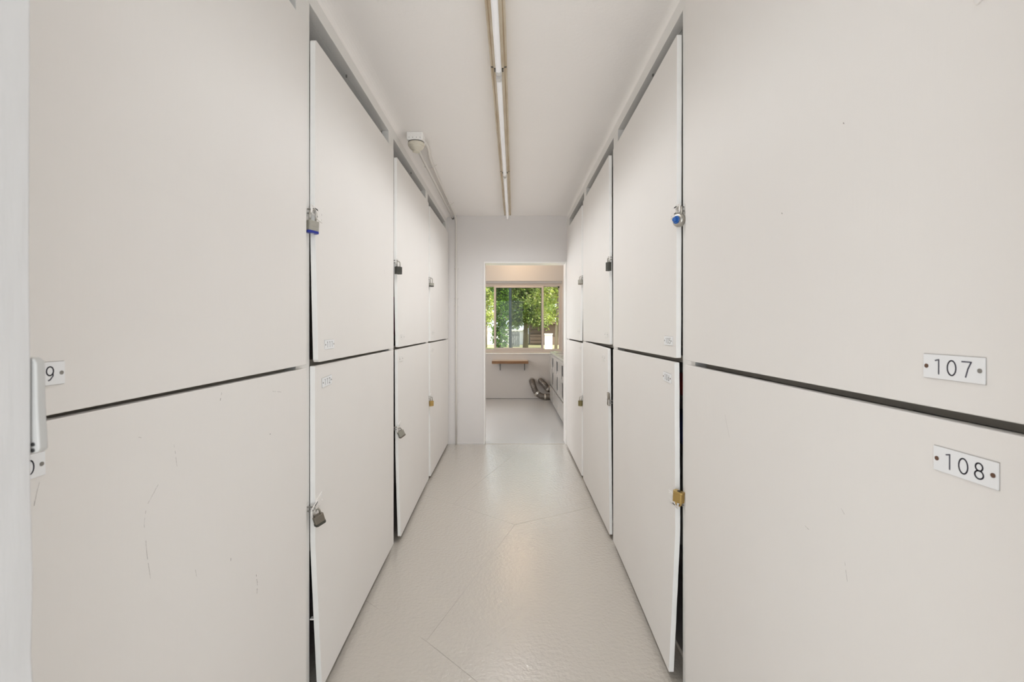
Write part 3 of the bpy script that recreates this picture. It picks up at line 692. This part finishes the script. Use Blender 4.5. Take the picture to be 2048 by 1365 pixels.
# wall shelf under the window
e = empty('wall_shelf', (0, YW, H-.60), 'brown-edged wooden shelf on two brackets under the far window', 'shelf')
bx('board', M['shelftop'], e, -.312, .298, YW-.25, YW-.0005, H-.587, H-.579)
bx('front_edge', M['oak'], e, -.315, .301, YW-.27, YW-.25, H-.625, H-.581, bevel=.002)
bx('board_under', M['oak'], e, -.312, .298, YW-.25, YW-.0005, H-.620, H-.587)
for x in (-.18, .245):
    MB().box(x-.006, x+.006, YW-.012, YW-.0005, H-.76, H-.6205).box(x-.006, x+.006, YW-.2, YW-.012, H-.632, H-.6205).build('bracket', M['darksteel'], e)

# ducts
def duct(label, path, rings):
    e = empty('flexible_duct', path[0], label, 'duct')
    fine = []
    pv = [Vector(p) for p in path]
    for i in range(len(pv)-1):
        p0, p1, p2, p3 = pv[max(i-1, 0)], pv[i], pv[i+1], pv[min(i+2, len(pv)-1)]
        for t in range(10):
            u = t/10
            fine.append(.5*((2*p1)+(p2-p0)*u+(2*p0-5*p1+4*p2-p3)*u*u+(3*p1-p0-3*p2+p3)*u**3))
    fine.append(pv[-1])
    MB().tube(fine, [.047+.003*(i % 2) for i in range(len(fine))], 16).build('hose', M['duct'], e, smooth=False)
    for r in rings:
        i = int(r*(len(fine)-1)); i = min(max(i, 1), len(fine)-3)
        MB().tube(fine[i-1:i+3], .0535, 18).build('clamp', M['ductring'], e)
duct('left silver dryer duct curving from the wall to the floor', [(.372, YW-.002, .31), (.372, YW-.10, .305), (.39, YW-.17, .24), (.44, YW-.18, .13), (.53, YW-.19, .066), (.62, YW-.19, .058), (.74, YW-.19, .058)], (.06, .12, .52, .78))
duct('right silver dryer duct running from the wall into the end washer side', [(.52, YW-.002, .315), (.525, YW-.10, .31), (.575, YW-.15, .265), (.64, YW-.16, .19), (.74, YW-.16, .16)], (.1, .74))

# washing machines
def washer(y0, y1, label):
    e = empty('washing_machine', (.98, (y0+y1)/2, 0), label, 'washing machine', 'washing machines along the laundry wall')
    xf, xb, zt = .655, 1.36, .835
    bd = bx('body', M['washer'], e, xf+.012, xb, y0, y1, .035, zt-.03, bevel=.008)
    bx('top', M['washer'], e, xf+.004, xb, y0, y1, zt-.03, zt, bevel=.008)
    lid = bx('lid', M['washer'], e, xf+.05, xb-.24, y0+.07, y1-.07, zt, zt+.010, bevel=.004)
    up = bx('front_panel', M['washer'], e, xf, xf+.012, y0+.012, y1-.012, .305, zt-.035, bevel=.004)
    lo = bx('kick_panel', M['washer'], e, xf, xf+.012, y0+.012, y1-.012, .05, .285, bevel=.004)
    bx('chrome_strip', M['chrome'], e, xf-.004, xf+.012, y0+.002, y1-.002, .286, .298, bevel=.002)
    bx('handle_slot', M['washerdark'], up, xf-.004, xf+.001, y0+.04, y0+.13, .63, .76, bevel=.001)
    bx('vent_slot', M['washerdark'], up, xf-.004, xf+.001, y0+.05, y0+.11, .36, .54, bevel=.001)
    bx('coin_box', M['washer'], e, xf-.012, xf, y0+.14, y0+.24, .58, .76, bevel=.003)
    con = MB().prism([(xb-.22, zt), (xb-.20, zt+.10), (xb-.16, zt+.12), (xb, zt+.12), (xb, zt)], 'y', y0+.02, y1-.02).build('console', M['console'], e, bevel=.004)
    for q_ in (.2, .5, .8):
        MB().lathe([(.02, 0), (.018, -.02), (.006, -.022)], (xb-.215, y0+(y1-y0)*q_, zt+.06), 'x', 14).build('knob', M['knob'], con)
    for fy in (y0+.06, y1-.06):
        for fx_ in (xf+.06, xb-.06):
            MB().lathe([(.022, -.004), (.022, .02), (.012, .036)], (fx_, fy, 0), 'z', 10).build('foot', M['black'], e)
washer(7.18, 7.85, 'grey washing machine at the far end, next to the ducts')
washer(6.505, 7.175, 'grey washing machine second from the window wall')
washer(5.83, 6.50, 'grey washing machine nearest the doorway, mostly behind its post')

# warm ceiling lamp in the laundry room
e = empty('ceiling_lamp', (.12, 7.6, 2.62), 'round warm ceiling lamp in the laundry room, hidden above the doorway', 'ceiling light')
MB().lathe([(.10, 2.6195), (.10, 2.59), (.085, 2.585)], (.12, 7.6, 0), 'z', 24).build('rim', M['channel'], e)
MB().lathe([(.082, 2.590), (.075, 2.555), (.05, 2.53), (.02, 2.52)], (.12, 7.6, 0), 'z', 24).build('shade', M['bulb'], e)
lamp('ceiling_lamp_light', 'POINT', (.12, 7.6, 2.44), 7, (1, .72, .46), .05)

# ------------------------------------------------------------------ outside
MB().box(-40, 40, 8.6, 80, -.3, 0).build('ground', M['earth'], kind='structure')
MB().prism([(-30, 26.5), (30, 26.5), (30, 31.5), (-30, 31.5)], 'z', 0, .03).build('pavement', M['earth'], kind='structure')
e = empty('lamp_pole', (-.012, 10.6, 0), 'dark grey-green metal pole standing just outside the window', 'pole')
MB().tube([(-.012, 10.6, 0), (-.012, 10.6, 5.0)], .026, 14).build('shaft', M['pole'], e, smooth=True)
MB().box(.0145, .030, 10.585, 10.6, 0, 5).build('strip', M['darksteel'], e)
MB().tube([(.022, 10.56, .72), (.05, 10.56, .83), (.085, 10.55, .98), (.06, 10.55, 1.06), (.022, 10.56, 1.10)], .006, 6).build('cable_loop', M['black'], e)

def tree(x, y, trunk, crowns, lm, n, size, label, h=5):
    e = empty('tree', (x, y, 0), label, 'tree')
    for (tx, ty, r, lean) in trunk:
        MB().tube([(x+tx, y+ty, 0), (x+tx+lean*.3, y+ty, h*.25), (x+tx+lean*.7, y+ty, h*.5), (x+tx+lean, y+ty, h)], [r*1.25, r, r*.8, r*.3], 9).build('trunk', M['bark'], e, smooth=True)
        for q_ in range(5):
            a = random.random()*6.28; z = h*(.28+.12*q_)
            MB().tube([(x+tx+lean*z/h, y+ty, z), (x+tx+math.cos(a)*.6+lean*.5, y+ty+math.sin(a)*.3, z+.25), (x+tx+math.cos(a)*1.0+lean*.5, y+ty+math.sin(a)*.5, z+.3)], [r*.35, r*.22, r*.08], 6).build('branch', M['bark'], e, smooth=True)
    vs, fs = [], []
    tot = sum(c[3]*c[4]*c[5] for c in crowns)
    for c in crowns:
        cx, cy, cz, rx, ry, rz = c
        # clusters inside each crown volume
        m_ = int(n*(rx*ry*rz)/tot); cl = []
        for _ in range(max(6, m_//45)):
            while True:
                p = Vector((random.uniform(-1, 1), random.uniform(-1, 1), random.uniform(-1, 1)))
                if p.length < 1: break
            cl.append(p)
        for _ in range(m_):
            b_ = random.choice(cl); p = b_+Vector((random.gauss(0, .13), random.gauss(0, .13), random.gauss(0, .10)))
            P0 = Vector((x+cx+p.x*rx, y+cy+p.y*ry, cz+p.z*rz))
            if P0.z < .05: continue
            a = Vector((random.gauss(0, 1), random.gauss(0, 1), random.gauss(-.3, .7))).normalized()
            b2 = a.cross(Vector((random.gauss(0, 1), random.gauss(0, 1), random.gauss(0, 1)))).normalized()
            L_ = size*random.uniform(.6, 1.3); W_ = L_*.42
            k0 = len(vs)
            vs += [P0, P0+a*L_*.5+b2*W_*.5, P0+a*L_, P0+a*L_*.5-b2*W_*.5]; fs.append((k0, k0+1, k0+2, k0+3))
    mb = MB(); mb.add(vs, fs); mb.build('foliage', M[lm], e, kind='stuff')
tree(.76, 24, [(0, 0, .12, .1)], [(.2, 0, 2.7, 1.35, 1.2, 1.5), (-.35, .2, 1.75, .5, .6, .6), (.75, 0, 1.85, .7, .8, .65), (0, 0, 4.2, 1.9, 1.2, 1.1)], 'leafmid', 17000, .17, 'green tree with a pale straight trunk, centred in the far window')
tree(-.37, 18.5, [(0, 0, .06, -.05)], [(.0, 0, .95, .30, .35, .85), (.02, 0, 2.2, .36, .4, .9), (-.1, 0, 3.4, .6, .5, .9)], 'leafdark', 9000, .11, 'dark green bushy tree left of the metal pole')
tree(-1.42, 27.2, [(0, 0, .06, .1)], [(0, 0, 2.5, .62, .6, 1.15), (.1, 0, 3.8, .9, .7, .9)], 'leaflight', 6000, .15, 'yellow-green tree in the left window pane')
tree(2.19, 20.5, [(-.22, 0, .06, .15), (.05, 0, .075, -.2)], [(-.2, 0, 2.3, 1.2, .9, .85), (.35, 0, 1.55, .6, .6, .55), (0, 0, 3.6, 1.6, 1, 1)], 'leaflight', 7500, .16, 'pale tree with two leaning trunks in the right window pane')
tree(3.3, 38, [(0, 0, .15, .1)], [(0, 0, 3.4, 2.6, .9, 2.4), (-4, 0, 3.6, 3.4, .9, 2.6), (-8, 0, 3.4, 3.2, .9, 2.6)], 'leafmid', 12000, .32, 'broad green tree mass standing farthest behind the others')
# buildings and fence far behind
e = empty('garden_wall', (-1.5, 33, 0), 'bright white rendered wall far behind the trees', 'wall')
MB().box(-9, 1.15, 33, 33.3, 0, .98).build('wall_face', M['stucco'], e)
MB().box(-9.1, 1.16, 32.9, 33.4, .98, 1.06).build('coping', M['stucco'], e)
e = empty('brown_house', (3, 31.5, 0), 'brown timber-sided house seen low in the window behind the trees', 'house')
MB().box(1.34, 6, 32.05, 35, 0, 1.45).build('wall_face', M['siding'], e)
for i in range(6): MB().box(1.32, 2.35, 32.0, 32.05, .1+.24*i, .1+.24*i+.20).build('siding_board', M['siding'], e, bevel=.01)
MB().box(1.25, 6.2, 31.7, 35.4, 1.45, 1.6).build('eaves', M['siding'], e)
e = empty('board_fence', (.3, 28.5, 0), 'grey board fence between the pole and the pale trunk', 'fence')
for i in range(5): MB().box(.06+.1*i, .145+.1*i, 28.5, 28.53, 0, .95+.03*(i % 2)).build('board', M['fence'], e, bevel=.004)
MB().box(.05, .56, 28.53, 28.58, .7, .78).build('rail', M['fence'], e)
e = empty('garden_wall', (2.7, 27, 0), 'white low wall behind the twin-trunk tree on the right', 'wall')
MB().box(1.9, 2.32, 26.0, 26.2, 0, .82).box(2.9, 3.6, 26.0, 26.2, 0, .25).build('wall_face', M['stucco'], e)
MB().box(1.88, 2.34, 25.97, 26.23, .82, .87).build('coping', M['stucco'], e)
